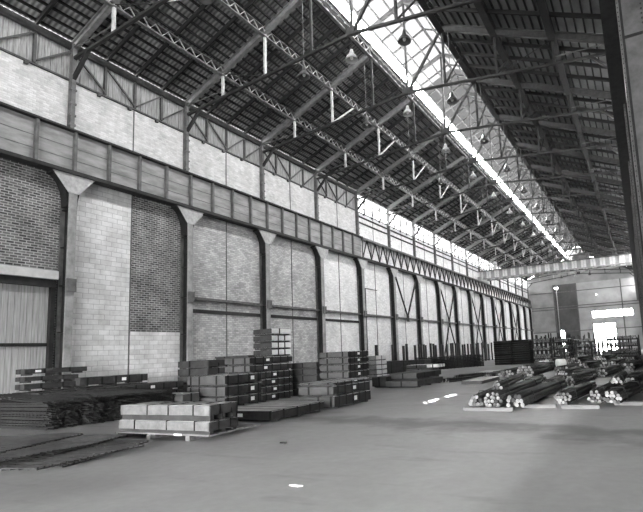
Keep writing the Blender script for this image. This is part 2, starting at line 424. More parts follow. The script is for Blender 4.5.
for z in (WZ0, WZ1): f_.box(WX0, WX1, EY0+.02, EY0+.2, z-.06, z+.06)
f_.build('window_frame', 'steel', e)
struct(MB().box(DX0, DX0+.15, EY0-.05, EY1, 0, DZ).box(DX1-.15, DX1, EY0-.05, EY1, 0, DZ).box(DX0, DX1, EY0-.05, EY1, DZ-.15, DZ).build('trim_6', 'steel'))

# ------------------------------------------------------------------ roof
def slope_pts(t0, t1, side):
    x0 = XL+t0 if side < 0 else XR-t0; x1 = XL+t1 if side < 0 else XR-t1
    return x0, ZE+SL*t0, x1, ZE+SL*t1
for side in (-1, 1):
    rf = MB()
    x0, z0, x1, z1 = slope_pts(.02, MT, side)
    rf.prism([(x0, z0+.24), (x1, z1+.24), (x1, z1+.30), (x0, z0+.30)], 'y', YB, YE+.3, 0)
    rf.box(min(x0, x0-side*.05), max(x0, x0-side*.05), YB, YE, z0+.10, z0+.28, 0)
    n = 21
    for i in range(n+1):
        t = .1+(MT-.15)*i/n
        x = XL+t if side < 0 else XR-t; z = ZE+SL*t
        rf.bar((x, YB, z+.17), (x, YE, z+.17), .07, .10, (0, 0, 1), 1)
    for k in range(KB, KE):            # intermediate rafters at quarter bays
        for j in range(1, 4):
            yy = Y(k)+BAY*j/4
            rf.bar((x0, yy, z0+.03), (x1, yy, z1+.03), .09, .18, (0, 0, 1), 1)
    struct(rf.build('ceiling', ['roof' if side < 0 else 'roof_right', 'batten']))
# glazed monitor along the ridge
MH = 1.35
mon = bpy.data.objects.new('window_21', None); C.objects.link(mon); struct(mon)
fr = MB()
for x in (ML, MR):
    fr.box(x-.06, x+.06, YB, YE, ZM+.24, ZM+.32); fr.box(x-.06, x+.06, YB, YE, ZM+MH-.06, ZM+MH+.06)
    yy = YB
    while yy < YE:
        fr.box(x-.03, x+.03, yy-.03, yy+.03, ZM+.4, ZM+MH); yy += BAY/4
fr.box(XC-.06, XC+.06, YB, YE, ZM+MH+.88, ZM+MH+1.0)
yy = YB
while yy < YE:
    for x in (ML, MR): fr.bar((x, yy, ZM+MH), (XC, yy, ZM+MH+.91), .07, .1)
    yy += BAY/4
for t_ in (.33, .66):
    for x in (ML, MR):
        xx = x+(XC-x)*t_; zz = ZM+MH+.91*t_-.08
        fr.bar((xx, YB, zz), (xx, YE, zz), .06, .1)
fr.build('window_frame', 'steel', mon)
pn = MB()
for x in (ML, MR): pn.quad([(x, YB, ZM+.3), (x, YE, ZM+.3), (x, YE, ZM+MH), (x, YB, ZM+MH)])
pn.build('pane', 'roof_glass', mon)
YS = 30.0
pn = MB()
for x in (ML, MR): pn.quad([(x, YB, ZM+MH+.06), (XC, YB, ZM+MH+.97), (XC, YS, ZM+MH+.97), (x, YS, ZM+MH+.06)])
pn.build('pane', 'near_roof_glass', mon)
pn = MB()
for x in (ML, MR): pn.quad([(x, YS, ZM+MH+.06), (XC, YS, ZM+MH+.97), (XC, YE, ZM+MH+.97), (x, YE, ZM+MH+.06)])
pn.build('pane', 'roof_glass_dirty', mon)

# ------------------------------------------------------------------ roof trusses
def truss_meshes():
    d = {}
    h = .34
    for s, nm in ((-1, 'L'), (1, 'R')):
        x0 = XL+.05 if s < 0 else XR-.05; xe = ML if s < 0 else MR
        b = MB(); z0 = ZE+SL*.05+.02; z1 = ZM+.02
        b.bar((x0, 0, z0-h/2), (xe, 0, z1-h/2), .03, h)
        b.bar((x0, 0, z0-.01), (xe, 0, z1-.01), .2, .04); b.bar((x0, 0, z0-h), (xe, 0, z1-h), .2, .04)
        d['rafter'+nm] = b.mesh('rafter', 'rafter' if s < 0 else 'rafter_shaded')
        b = MB(); xi = XC
        b.bar((x0, 0, zch(x0)), (xi, 0, zch(XC)), .13, .11)
        d['bottom_chord'+nm] = b.mesh('bottom_chord', 'steel_dark')
        for i, t in enumerate((2.68, 5.37, MT)):
            x = XL+t if s < 0 else XR-t
            b = MB(); b.bar((x, 0, zch(x)), (x, 0, zr(x)-h), .11, .11)
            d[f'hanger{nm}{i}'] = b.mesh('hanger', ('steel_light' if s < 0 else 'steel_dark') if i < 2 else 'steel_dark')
        # knee brace from chord end down to the wall column
        xw = XL+.12 if s < 0 else XR-.12; xk = XL+1.15 if s < 0 else XR-1.15
        b = MB(); b.bar((xw, 0, 13.3), (xk, 0, zch(xk)), .14, .12)
        d['knee_brace'+nm] = b.mesh('knee_brace', 'steel_dark')
        # thin web tie from rafter foot to first hanger and further diagonals
        x1 = XL+2.68 if s < 0 else XR-2.68; x2 = XL+5.37 if s < 0 else XR-5.37
        b = MB(); b.bar((x0, 0, ZE-.2), (x1, 0, zch(x1)+.35), .035, .035)
        d['tie'+nm] = b.mesh('tie', 'steel')
        b = MB(); b.bar((x1, 0, zr(x1)-h), (x2, 0, zch(x2)), .03, .03)
        d['web'+nm] = b.mesh('web_diagonal', 'steel_dark')
        b = MB(); b.bar((XC, 0, zch(XC)), (xe, 0, ZM-.1), .12, .12)
        d['centre_diagonal'+nm] = b.mesh('centre_diagonal', 'steel_dark')
        # knee to the lattice purlin, lengthwise
        b = MB(); b.bar((x2, 0, zch(x2)+.05), (x2, 2.4, zr(x2)-h-.1), .09, .07, (1, 0, 0))
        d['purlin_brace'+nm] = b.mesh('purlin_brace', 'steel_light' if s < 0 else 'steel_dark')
        if s < 0: continue
        b = MB(); b.bar((xe, 0, zch(xe)+.05), (xe, 2.6, zr(xe)-h-.1), .08, .07, (1, 0, 0))
        d['monitor_brace'+nm] = b.mesh('monitor_brace', 'steel_dark')
    b = MB(); b.bar((XC, 0, zch(XC)), (XC, 0, ZM+MH+.85), .11, .11); d['king_post'] = b.mesh('king_post', 'steel_dark')
    b = MB(); b.box(XC-.3, XC+.3, -.03, .03, zch(XC)-.12, zch(XC)+.3); d['gusset'] = b.mesh('gusset_plate', 'steel_dark')
    b = MB(); b.bar((ML, 0, ZM+MH-.1), (XC, 0, ZM+MH+.78), .12, .2); b.bar((XC, 0, ZM+MH+.78), (MR, 0, ZM+MH-.1), .12, .2)
    b.bar((ML, 0, ZM), (ML, 0, ZM+MH), .14, .14); b.bar((MR, 0, ZM), (MR, 0, ZM+MH), .14, .14)
    d['monitor_frame'] = b.mesh('monitor_frame', 'steel')
    return d
TM = truss_meshes()
for k in range(-1, KE+1):
    n = k+1
    lab = (f'{ORD[n]} riveted steel roof truss counting from the near end' if n >= 0 else 'riveted steel roof truss overhead behind the viewer')
    t = thing('roof_truss', lab, 'roof truss', (0, Y(k)-(.12 if k == KE else 0), 0), 'roof trusses spanning the hall')
    for key, me in TM.items():
        if k == KE and 'brace' in key and 'knee' not in key: continue
        child(me.name, me, t)
# lattice purlins
lat = 0
names = {(-1, 0): 'laced steel purlin under the left roof slope, lowest one nearest the brick wall', (-1, 1): 'laced steel purlin halfway up the left roof slope',
         (-1, 2): 'laced steel purlin along the bright left edge of the ridge skylight', (1, 0): 'dark laced steel purlin under the right roof slope, lowest one',
         (1, 1): 'dark laced steel purlin halfway up the right roof slope', (1, 2): 'dark laced steel purlin along the right edge of the ridge skylight'}
for s in (-1, 1):
    for i, tt in enumerate((2.68, 5.37, MT)):
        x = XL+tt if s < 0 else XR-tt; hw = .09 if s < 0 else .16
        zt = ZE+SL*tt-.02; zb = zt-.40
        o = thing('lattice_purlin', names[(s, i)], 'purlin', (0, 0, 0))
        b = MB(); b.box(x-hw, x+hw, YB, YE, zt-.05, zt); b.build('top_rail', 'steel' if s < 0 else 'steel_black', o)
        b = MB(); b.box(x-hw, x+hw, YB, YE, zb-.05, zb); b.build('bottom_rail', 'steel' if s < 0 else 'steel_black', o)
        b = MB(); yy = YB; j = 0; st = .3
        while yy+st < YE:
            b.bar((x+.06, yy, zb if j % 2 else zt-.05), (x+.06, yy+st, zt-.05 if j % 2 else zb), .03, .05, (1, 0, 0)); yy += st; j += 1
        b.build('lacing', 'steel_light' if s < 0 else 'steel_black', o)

# ------------------------------------------------------------------ columns
def capital_profile(yc, half, top, z0, z1):
    pts = [(yc-top, z1), (yc-top, z1-.08)]
    for i in range(1, 7):
        a = math.pi/2*i/6
        pts.append((yc-half-(top-half)*(1-math.sin(a)), z0+(z1-.08-z0)*(math.cos(a))))
    r_ = [(2*yc-p[0], p[1]) for p in pts[::-1]]
    return pts+r_
def column_meshes():
    d = {}
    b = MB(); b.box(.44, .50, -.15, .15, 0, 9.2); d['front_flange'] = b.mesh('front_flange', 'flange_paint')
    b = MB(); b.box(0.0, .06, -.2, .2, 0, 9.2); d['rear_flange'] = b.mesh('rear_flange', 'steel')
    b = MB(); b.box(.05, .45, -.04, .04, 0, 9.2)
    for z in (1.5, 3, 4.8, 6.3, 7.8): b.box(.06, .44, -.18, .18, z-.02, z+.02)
    d['web'] = b.mesh('web', 'steel_black')  # web toned black for the shade on the column sides
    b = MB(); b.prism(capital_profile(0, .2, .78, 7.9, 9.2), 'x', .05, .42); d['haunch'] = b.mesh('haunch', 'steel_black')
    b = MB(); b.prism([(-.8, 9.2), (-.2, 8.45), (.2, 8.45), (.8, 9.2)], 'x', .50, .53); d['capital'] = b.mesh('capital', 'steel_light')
    b = MB(); b.box(-.02, .5+.1, -.3, .3, 0, .12); d['base_plate'] = b.mesh('base_plate', 'steel_dark')
    b = MB()
    for zz in range(6, 56):
        for yy in (-.15, .15): b.lathe([(0, 0), (.018, 0)], (0, 0, 0), 3) if False else None
    b.bm.free()
    b = MB(); b.box(.0, .24, -.08, .08, 11.0, 14.9)
    for z in (11.4, 11.8, 12.3, 12.9): b.box(.1, .26, -.12, .12, z-.04, z+.04)
    d['upper_shaft'] = b.mesh('upper_shaft', 'steel')
    b = MB(); b.box(.5, .62, -.16, .16, 4.55, 5.05); d['splice_plate'] = b.mesh('splice_plate', 'steel')
    return d
CM = column_meshes()
for k in range(-1, KE+1):
    n = k+1
    lab = (f'{ORD[n]} riveted crane column from the near end of the left wall' if n >= 0 else 'crane column of the left wall behind the viewer')
    t = thing('steel_column', lab, 'column', (XL, Y(k)-(.15 if k == KE else 0), 0), 'crane columns along the left wall')
    for key, me in CM.items(): child(me.name, me, t)
# right hand columns, broad riveted plates
def rcol_meshes():
    d = {}
    b = MB(); b.box(0, .95, -.10, -.08, 0, 9.2); d['web_plate'] = b.mesh('web_plate', 'plate_shaded')
    b = MB(); b.box(-.05, 0, -.09, .09, 0, 9.2); b.box(.95, 1.0, -.09, .09, 0, 9.2); d['flange'] = b.mesh('flange', 'plate_shaded')
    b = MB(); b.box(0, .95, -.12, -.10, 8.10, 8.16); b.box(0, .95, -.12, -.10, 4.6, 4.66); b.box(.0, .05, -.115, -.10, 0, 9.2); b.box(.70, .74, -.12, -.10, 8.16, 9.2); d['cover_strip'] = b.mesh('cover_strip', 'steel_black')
    b = MB()
    for z in [8.35+.11*i for i in range(7)]: b.tube((.42, -.12, z), (.42, -.10, z), .02, 8)
    for i in range(80): b.tube((-.03, -.105, .4+.11*i), (-.03, -.09, .4+.11*i), .014, 6)
    d['rivets'] = b.mesh('rivets', 'steel_dark')
    b = MB(); b.prism([(-.35, 9.2), (-.05, 8.4), (-.05, 8.2), (1.0, 8.2), (1.0, 8.4), (1.3, 9.2)], 'y', -.15, .15); d['capital'] = b.mesh('capital', 'steel_light')
    b = MB(); b.box(-.1, 1.05, -.3, .3, 0, .1); d['base_plate'] = b.mesh('base_plate', 'steel_dark')
    return d
RC = rcol_meshes()
for k in range(0, KE+1):
    n = k
    lab = ('big riveted plate column standing at the right edge, nearest one' if n == 0 else f'{ORD[n]} plate column of the dark right-hand row' if n > 0 else 'plate column of the right-hand row behind the viewer')
    t = thing('plate_column', lab, 'column', (.28, Y(k)-(.25 if k == KE else 0), 0), 'plate columns along the right side')
    for key, me in RC.items():
        if key == 'capital': continue
        child(me.name, me, t)

# ------------------------------------------------------------------ crane girders
g = thing('crane_girder', 'long riveted plate girder with stiffeners carried on the left columns, near half', 'girder', (0, 0, 0))
GX = XL+.40
b = MB(); b.box(GX-.03, GX+.0, YB, Y(4), 9.3, 10.98); b.build('web_plate', 'girder', g)
b = MB(); b.box(GX-.22, GX+.22, YB, Y(4), 10.98, 11.06); b.build('top_flange', 'steel_dark', g)
b = MB(); b.box(GX-.24, GX+.24, YB, Y(4), 9.2, 9.34); b.build('bottom_flange', 'steel_dark', g)
for k in range(KB, 4):
    for j in range(4):
        yy = Y(k)+BAY*j/4
        if k < -1: continue
        b = MB(); b.box(GX, GX+.16, yy-.05, yy+.05, 9.34, 10.98); b.build('stiffener', 'steel', g)
b = MB()
for z in (9.85, 10.35):
    b.box(GX, GX+.012, YB, Y(4), z-.015, z+.015)
b.build('seam', 'steel', g)
g = thing('lattice_crane_girder', 'open lattice crane girder with crossed diagonals along the far left wall', 'girder', (0, 0, 0))
b = MB(); b.box(GX-.22, GX+.22, Y(4), YE, 10.88, 11.02); b.build('top_chord', 'steel', g)
b = MB(); b.box(GX-.24, GX+.24, Y(4), YE, 9.2, 9.36); b.build('bottom_chord', 'steel_dark', g)
b = MB()
for k in range(4, KE):
    for j in range(4):
        ya, yb = Y(k)+BAY*j/4, Y(k)+BAY*(j+1)/4
        m2 = (ya+yb)/2
        b.bar((GX+.14, ya, 9.36), (GX+.14, m2, 10.88), .03, .10, (1, 0, 0)); b.bar((GX+.14, m2, 10.88), (GX+.14, yb, 9.36), .03, .10, (1, 0, 0))
b.build('lacing', 'steel_dark', g)
for k in range(4, KE):
    for j in range(4):
        ya = Y(k)+BAY*j/4; MB().box(GX+.08, GX+.16, ya-.04, ya+.04, 9.36, 10.88).build('post', 'steel', g)
b = MB(); b.box(GX-.5, GX-.25, Y(4), YE, 11.0, 11.05)
b.build('walkway', 'steel', g)
# right crane girder seen from below
g = thing('crane_girder', 'dark crane girder overhead along the right side seen from below', 'girder', (0, 0, 0))
b = MB(); b.box(.10, .13, YB, YE, 9.3, 10.95).box(.55, .58, YB, YE, 9.3, 10.95); b.build('web_plate', 'steel_dark', g)
b = MB(); b.box(-.10, .7, YB, YE, 9.2, 9.32); b.build('bottom_flange', 'steel_dark', g)
b = MB(); b.box(-.10, .7, YB, YE, 10.95, 11.05); b.build('top_flange', 'steel_dark', g)
# wall bracing in every second far bay
for q, k in enumerate((5, 7, 9, 11, 13)):
    o = thing('wall_bracing', f'dark crossed wall bracing, {ORD[q]} braced bay from the near end', 'bracing', (XL+.3, Y(k), 0), 'braced bays of the far left wall')
    ym = BAY/2
    for nb, (a, b_) in enumerate((((0, .25, 9.1), (0, ym, 4.95)), ((0, ym, 4.95), (0, BAY-.25, 9.1)), ((0, ym, 4.75), (0, .25, .3)), ((0, ym, 4.75), (0, BAY-.25, .3)))):
        if q == 0 and nb > 1: continue
        MB().bar(a, b_, .12, .12, (1, 0, 0)).build('diagonal', 'steel_dark', o)
    MB().box(-.02, .02, ym-.3, ym+.3, 4.5, 5.1).build('gusset_plate', 'steel_dark', o)

# ------------------------------------------------------------------ right side: boarding above the girder, side aisle
rw = MB(); rw.box(XR+.25, XR+.5, YB, Y(2), 11.05, ZE+.4); rw.box(XR+.25, XR+.5, Y(2), YE, 11.05, 11.3); rw.box(XR+.25, XR+.5, Y(2), YE, 13.4, ZE+.4)
struct(rw.build('wall_right', 'steel_dark'))
for k in range(2, KE):  # unseen glazing, added to light the far left wall
    e = bpy.data.objects.new(f'window_{k+30}', None); C.objects.link(e); struct(e)
    MB().box(XR+.36, XR+.37, Y(k)+.1, Y(k+1)-.1, 11.3, 13.4).build('pane', 'side_glass_added', e)
    f_ = MB()
    for j in range(5):
        yy = Y(k)+BAY*j/4; f_.box(XR+.3, XR+.42, yy-.05, yy+.05, 11.3, 13.4)
    f_.box(XR+.3, XR+.42, Y(k), Y(k+1), 12.3, 12.4)
    f_.build('window_frame', 'steel_dark', e)
ra = MB(); ra.box(13, 13.3, YB, YE, 0, 9.6, 0); ra.box(.75, 13.3, YB, YE, 9.5, 9.7, 1)
struct(ra.build('wall_aisle', ['end_dark', 'roof']))
# unseen rear gable, its open end sized to light the pack fronts
bw = MB(); bw.box(XL-.4, 13.3, YB-.3, YB, 5.2, 15.0); bw.prism([(XL-.4, 15.0), (XR+.6, 15.0), (MR, ZM+.4), (ML, ZM+.4)], 'y', YB-.3, YB)
struct(bw.build('wall_rear_unseen', 'end_grey'))

# ------------------------------------------------------------------ travelling crane
cr_ = thing('overhead_crane', 'pale travelling bridge crane spanning the far end of the hall', 'crane', (0, 68, 0))
for yy, nm in ((-1.0, 'n'), (1.0, 'f')):
    b = MB(); b.box(GX-.1, .2, yy-.03, yy+.03, 11.4, 12.45)
    b.box(GX-.1, .2, yy-.2, yy+.2, 11.34, 11.42); b.box(GX-.1, .2, yy-.2, yy+.2, 12.43, 12.5)
    x = GX
    while x < .2: b.box(x-.31, x+.31, yy-.2, yy-.1, 11.45, 12.42, 1); b.box(x-.03, x+.03, yy-.2, yy+.2, 11.4, 12.45, 0); x += 1.15
    b.build('bridge_girder', ['crane', 'wrap_white'], cr_)
for x in (GX, .1):
    b = MB(); b.box(x-.25, x+.25, -2, 2, 11.1, 11.6)
    for yy in (-1.5, 1.5): b.tube((x-.12, yy, 11.25), (x+.12, yy, 11.25), .2, 14)
    b.build('end_carriage', 'crane', cr_)
b = MB(); b.box(-7.2, -5.2, -1.1, 1.1, 12.5, 13.0); b.tube((-6.9, -.5, 13.2), (-5.5, -.5, 13.2), .28, 12); b.box(-5.6, -5.2, .2, .9, 13.0, 13.5)
b.build('trolley', 'steel', cr_)
b = MB(); b.box(-17.6, -17.2, -1.3, -.9, 12.5, 13.6); b.build('control_box', 'crane', cr_)
b = MB()
for i in range(14): b.bar((GX+.6+i*1.4, -1.35, 12.5), (GX+.6+i*1.4, -1.35, 13.2), .05, .05)
b.bar((GX, -1.35, 13.2), (0, -1.35, 13.2), .05, .05); b.box(GX, 0, -1.7, -1.2, 12.42, 12.47)
b.build('walkway_rail', 'steel', cr_)

# ------------------------------------------------------------------ hanging lamps
def lamp_meshes(shade, ch):
    b = MB(); b.tube((0, 0, .35), (0, 0, ch), .02 if ch > 2 else .012, 6); cb_ = b.mesh('cable', 'cable' if ch < 2 else 'steel')
    b = MB(); b.lathe([(0, .36), (.07, .35), (.09, .22), (.11, .18), (.13, .1)], (0, 0, 0), 14); hs = b.mesh('housing', shade)
    b = MB(); b.lathe([(.12, .12), (.2, .06), (.26, -.06), (.275, -.14), (.265, -.14), (.24, -.05), (.18, .04), (.05, .1)], (0, 0, 0), 18); rf_ = b.mesh('reflector', shade)
    b = MB(); b.lathe([(.0, -.10), (.05, -.09), (.075, -.03), (.05, .04), (.0, .08)], (0, 0, 0), 10); bb = b.mesh('bulb', 'wrap_white')
    return [cb_, hs, rf_, bb]
LP, LD = lamp_meshes('lamp', 1.1), lamp_meshes('lamp_dark', 3.9)
for k in range(0, KE):
    for x, nm in ((-12.4, 'left'), (-9.9, 'middle'), (-7.4, 'right')):
        t = thing('pendant_lamp', f'bell-shaped pendant lamp, {nm} row, hanging from {ORD[k+1]} roof truss', 'lamp', (x, Y(k), 14.2 - (0 if nm == 'middle' else .0)), 'pendant lamps under the roof trusses')
        q = [child(me.name, me, t) for me in (LP if nm == 'middle' else LD)]; q[3].parent = q[2]
# lit mast lamp at the far end
em = bpy.data.materials.new('lit_bulb'); em.use_nodes = True
eb = em.node_tree.nodes['Principled BSDF']; eb.inputs['Emission Color'].default_value = (1, 1, 1, 1); eb.inputs['Emission Strength'].default_value = 12
M['lit'] = em
t = thing('lamp_mast', 'tall thin lamp mast with glowing light before the far wall', 'lamp', (-11.36, 80, 0))
MB().tube((0, 0, 0), (0, 0, 10.4), .05, 8).build('mast', 'steel_light', t)
MB().lathe([(0, .42), (.2, .34), (.32, .12), (.3, 0)], (0, 0, 10.55), 14).build('reflector', 'steel_light', t)
MB().lathe([(0, -.3), (.25, -.2), (.32, 0), (.22, .18), (0, .25)], (0, 0, 10.6), 12).build('bulb', 'lit', t)
MB().box(-.3, .3, -.3, .3, 0, .1).build('base_plate', 'steel_dark', t)
t = thing('wall_lamp', 'small glowing lamp on the pale far wall above the window', 'lamp', (-7.0, YE-.1, 10.9))
MB().lathe([(0, -.1), (.1, -.06), (.12, .02), (0, .12)], (0, 0, 0), 10).build('bulb', 'lit', t)
MB().box(-.04, .04, 0, .25, -.03, .03).build('bracket', 'steel', t)
# conduit on the wall in the fourth bay
t = MB().bar((XL+.04, 34.6, .1), (XL+.04, 34.6, 7.0), .05, .05).bar((XL+.04, 34.6, 7.0), (XL+.04, 36.6, 7.0), .05, .05).build('wall_pipe', 'steel_dark')
tag(t, 'thin dark pipe rising and turning right on the pale left wall', 'pipe')

# ------------------------------------------------------------------ sheet packs
def pack(name, label, x0, x1, y0, y1, z0, z1, mats=('board', 'paper', 'wrap_top'), fs=(.12, .88), ss=None, tagpos=None, group=None, runner=True, wob=0, cat='pack', capw=0, ssmat='strap', tagface='x', sw=.035, rh=None):
    """front face = -y, side face = +x. origin at base centre"""
    cx, cy = (x0+x1)/2, (y0+y1)/2
    o = thing(name, label, cat, (cx, cy, z0), group)
    hx, hy = (x1-x0)/2, (y1-y0)/2; H = z1-z0; rh = (rh if rh else .055) if runner else 0
    m = MB(); m.box(-hx, hx, -hy, hy, rh, H)
    if wob:
        bmesh.ops.subdivide_edges(m.bm, edges=m.bm.edges[:], cuts=14, use_grid_fill=True)
        for v in m.bm.verts:
            nn = noise.noise_vector(v.co*2.3+Vector((cx*3, cy, z0*5)))*wob
            v.co += Vector((nn.x, nn.y, nn.z*.3))
    else:
        bmesh.ops.bevel(m.bm, geom=m.bm.edges[:], offset=.012, segments=1, affect='EDGES')
    m.bm.normal_update()
    for f in m.bm.faces:
        n = f.normal
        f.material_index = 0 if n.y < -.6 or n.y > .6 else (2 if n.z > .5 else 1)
        if wob: f.smooth = True
    body = m.build('wrapped_sheets', list(mats), o)
    e_ = .0025+wob*.3; tw = sw
    def ring_x(x):
        q = MB(); q.box(x-tw, x+tw, -hy-e_, -hy+.002, rh, H+e_); q.box(x-tw, x+tw, -hy-e_, hy+e_, H-.002, H+e_); q.box(x-tw, x+tw, hy-.002, hy+e_, rh, H); return q
    def ring_y(y_):
        q = MB(); q.box(hx-.002, hx+e_, y_-tw, y_+tw, rh, H+e_); q.box(-hx-e_, hx+e_, y_-tw, y_+tw, H-.002, H+e_); q.box(-hx-e_, -hx+.002, y_-tw, y_+tw, rh, H); return q
    for a in fs: ring_x(-hx+2*hx*a).build('strap', ssmat, o)
    ss = ss if ss is not None else [.15, .38, .62, .85]
    for a in ss: ring_y(-hy+2*hy*a).build('strap', ssmat, o)
    if tagpos is not None:
        q = MB()
        if tagface == 'x': q.box(hx+e_, hx+e_+.004, -hy+2*hy*tagpos-.09, -hy+2*hy*tagpos+.09, rh+(H-rh)*.28, rh+(H-rh)*.72)
        else: q.box(-hx+2*hx*tagpos-.09, -hx+2*hx*tagpos+.09, -hy-e_-.004, -hy-e_, rh+(H-rh)*.3, rh+(H-rh)*.7)
        q.build('label_tag', 'tag', body)
    if runner:
        for a in (.1, .5, .9):
            yy = -hy+2*hy*a; MB().box(-hx+.02, hx-.02, yy-.05, yy+.05, 0, rh).build('runner', 'board_dark', o)
    return o

# foreground pair on a timber pallet (C)
p = thing('timber_pallet', 'low timber pallet under the two pale wrapped packs in front', 'pallet', (-9.6, 8.2, 0))
b = MB()
for j in range(6): b.box(-1.45, 1.47, -.72+.26*j, -.52+.26*j, .10, .13)
b.build('deck', 'wood', p)
for x in (-1.4, -.3, .9): MB().box(x-.06, x+.06, -.76, .86, 0, .10).build('bearer', 'wood', p)
MB().box(.45, .68, -.729, -.721, .095, .135).build('label_tag', 'tag', p)
pack('sheet_pack', 'pale crinkled wrapped sheet pack lying directly on the low timber pallet', -11.04, -8.13, 7.5, 8.3, .13, .385, ('wrap', 'board_dark', 'wrap_top'), (.2, .56, .85), [.3, .7], None, None, True, .03, sw=.012, rh=.07)
pack('sheet_pack', 'pale wrapped sheet pack, uppermost in front, on another pale pack', -10.97, -8.15, 7.52, 8.3, .39, .715, ('wrap', 'board_dark', 'wrap_top'), (.32, .56, .83), [.35, .75], None, None, True, .025, sw=.012, rh=.12)

# low flat pack (E)
pack('sheet_pack', 'long low flat pack on short bearers between two taller stacks', -10.7, -8.7, 10.05, 12.35, 0, .28, ('paper', 'paper', 'wrap_top'), (.97,), [.2, .45, .7, .9], .46, None, True, 0, tagface='y')
# F two big packs plus thin lid, F2 four packs behind
g_ = 'two-high stack right of the low flat pack'
pack('sheet_pack', 'thick pack with grey end boards, lower one right of low flat pack', -10.0, -8.66, 12.85, 15.1, 0.0, .37, fs=(.55, .9), ss=(.12, .3, .48, .66, .84), tagpos=.55)
pack('sheet_pack', 'thick pack with grey end boards stacked second right of low flat pack', -10.0, -8.68, 12.82, 15.1, .375, .68, fs=(.3, .86), ss=(.12, .3, .48, .66, .84), tagpos=.55)
pack('sheet_pack', 'thin pale-topped pack, topmost right of the low flat pack', -10.0, -8.7, 12.85, 15.1, .685, .79, fs=(.3, .86), ss=(.12, .3, .48, .66, .84), tagpos=.6)
for i, (z0, z1, nm) in enumerate(((0, .3, 'bottom'), (.31, .62, 'second'), (.66, .95, 'third'), (.96, 1.24, 'fourth'), (1.25, 1.5, 'fifth'), (1.51, 1.77, 'top'))):
    pack('sheet_pack', f'dark-sided pack with grey end, {nm} one of the far six-high stack', -12.15, -10.75, 17.0, 18.7, z0, z1, fs=(.28, .82), ss=(.1, .3, .5, .7, .9), tagpos=.5, group='six-high stack near the fourth column')
for i, (z0, z1, nm) in enumerate(((0, .28, 'lowest'), (.29, .56, 'second'), (.57, .84, 'third'), (.85, 1.12, 'fourth'), (1.13, 1.38, 'top'))):
    pack('sheet_pack', f'dull grey pack, {nm} in the plain stack hidden behind others', -13.75, -12.3, 17.0, 18.6, z0, z1, ('board_dark', 'board_dark', 'board_dark'), fs=(.5,), ss=(.3, .7), group='plain grey stack in the middle')
# D1 front stack, D2 stack behind it
for i, (z0, z1, nm) in enumerate(((0, .36, 'lowest'), (.37, .74, 'middle'), (.76, 1.12, 'top'))):
    pack('sheet_pack', f'big dark pack with pale end boards, {nm} of the wide three-high stack', -15.0, -13.15, 12.8, 14.6, z0, z1, fs=(.1, .33, .78), ss=(.08, .35, .65, .92), tagpos=.75, group='three-high stack behind the front pallet')
for i, (z0, z1, nm) in enumerate(((0, .28, 'lowest'), (.29, .56, 'second'), (.57, .84, 'third'), (.85, 1.125, 'fourth'), (1.13, 1.41, 'fifth'), (1.43, 1.70, 'top'))):
    pack('sheet_pack', f'dark strapped pack, {nm} in the tall stack carrying the white-sided packs', -15.6 if i < 4 else -14.4, -13.15, 14.66 if i < 4 else 14.0, 16.5, z0, z1, fs=(.35, .82), ss=(.12, .3, .5, .7, .88), tagpos=.35+.05*(i % 2), group='tall dark stack beneath the white-sided packs')
for i, (z0, nm) in enumerate(((1.72, 'lowest'), (2.0, 'second'), (2.28, 'third'), (2.56, 'top'))):
    pack('sheet_pack', f'pack with bright white wrapped side, {nm} of four high up', -14.07, -13.12, 15.2, 16.4, z0, z0+.255, ('board_dark', 'wrap_white', 'wrap_white'), fs=(), ss=(.33, .66) if i < 3 else (.4,), group='four white-sided packs on the tall stack')
pack('sheet_pack', 'dull grey pack beneath the thin slab on the tall dark stack', -15.55, -14.45, 15.2, 16.4, 1.13, 1.40, ('board_dark', 'board_dark', 'board_dark'), fs=(.4,), ss=())
pack('sheet_pack', 'dull grey pack directly under the thin slab, left of the tall stack top', -15.5, -14.45, 15.2, 16.4, 1.41, 1.68, ('board_dark', 'board_dark', 'board_dark'), fs=(.6,), ss=())
# thin boards on D2 left
pack('sheet_pack', 'thin dark slab lying on top of the tall dark stack', -16.3, -14.45, 15.3, 16.4, 1.69, 1.81, ('board_dark', 'board_dark', 'board_dark'), fs=(.3,), ss=())
# rough packs left of D (px 180-225, y 361-376)
for i, (z0, z1) in enumerate(((0, .33), (.34, .68), (.69, 1.02), (1.03, 1.36), (1.38, 1.7))):
    pack('sheet_pack', f'rough grey bundle of boards, {ORD[i]} from the floor by the second column', -18.4, -16.6, 15.2, 16.4, z0, z1, ('board_dark', 'board_dark', 'board_dark'), fs=(.4,), ss=(.5,), wob=.03, group='rough bundles by the second column')
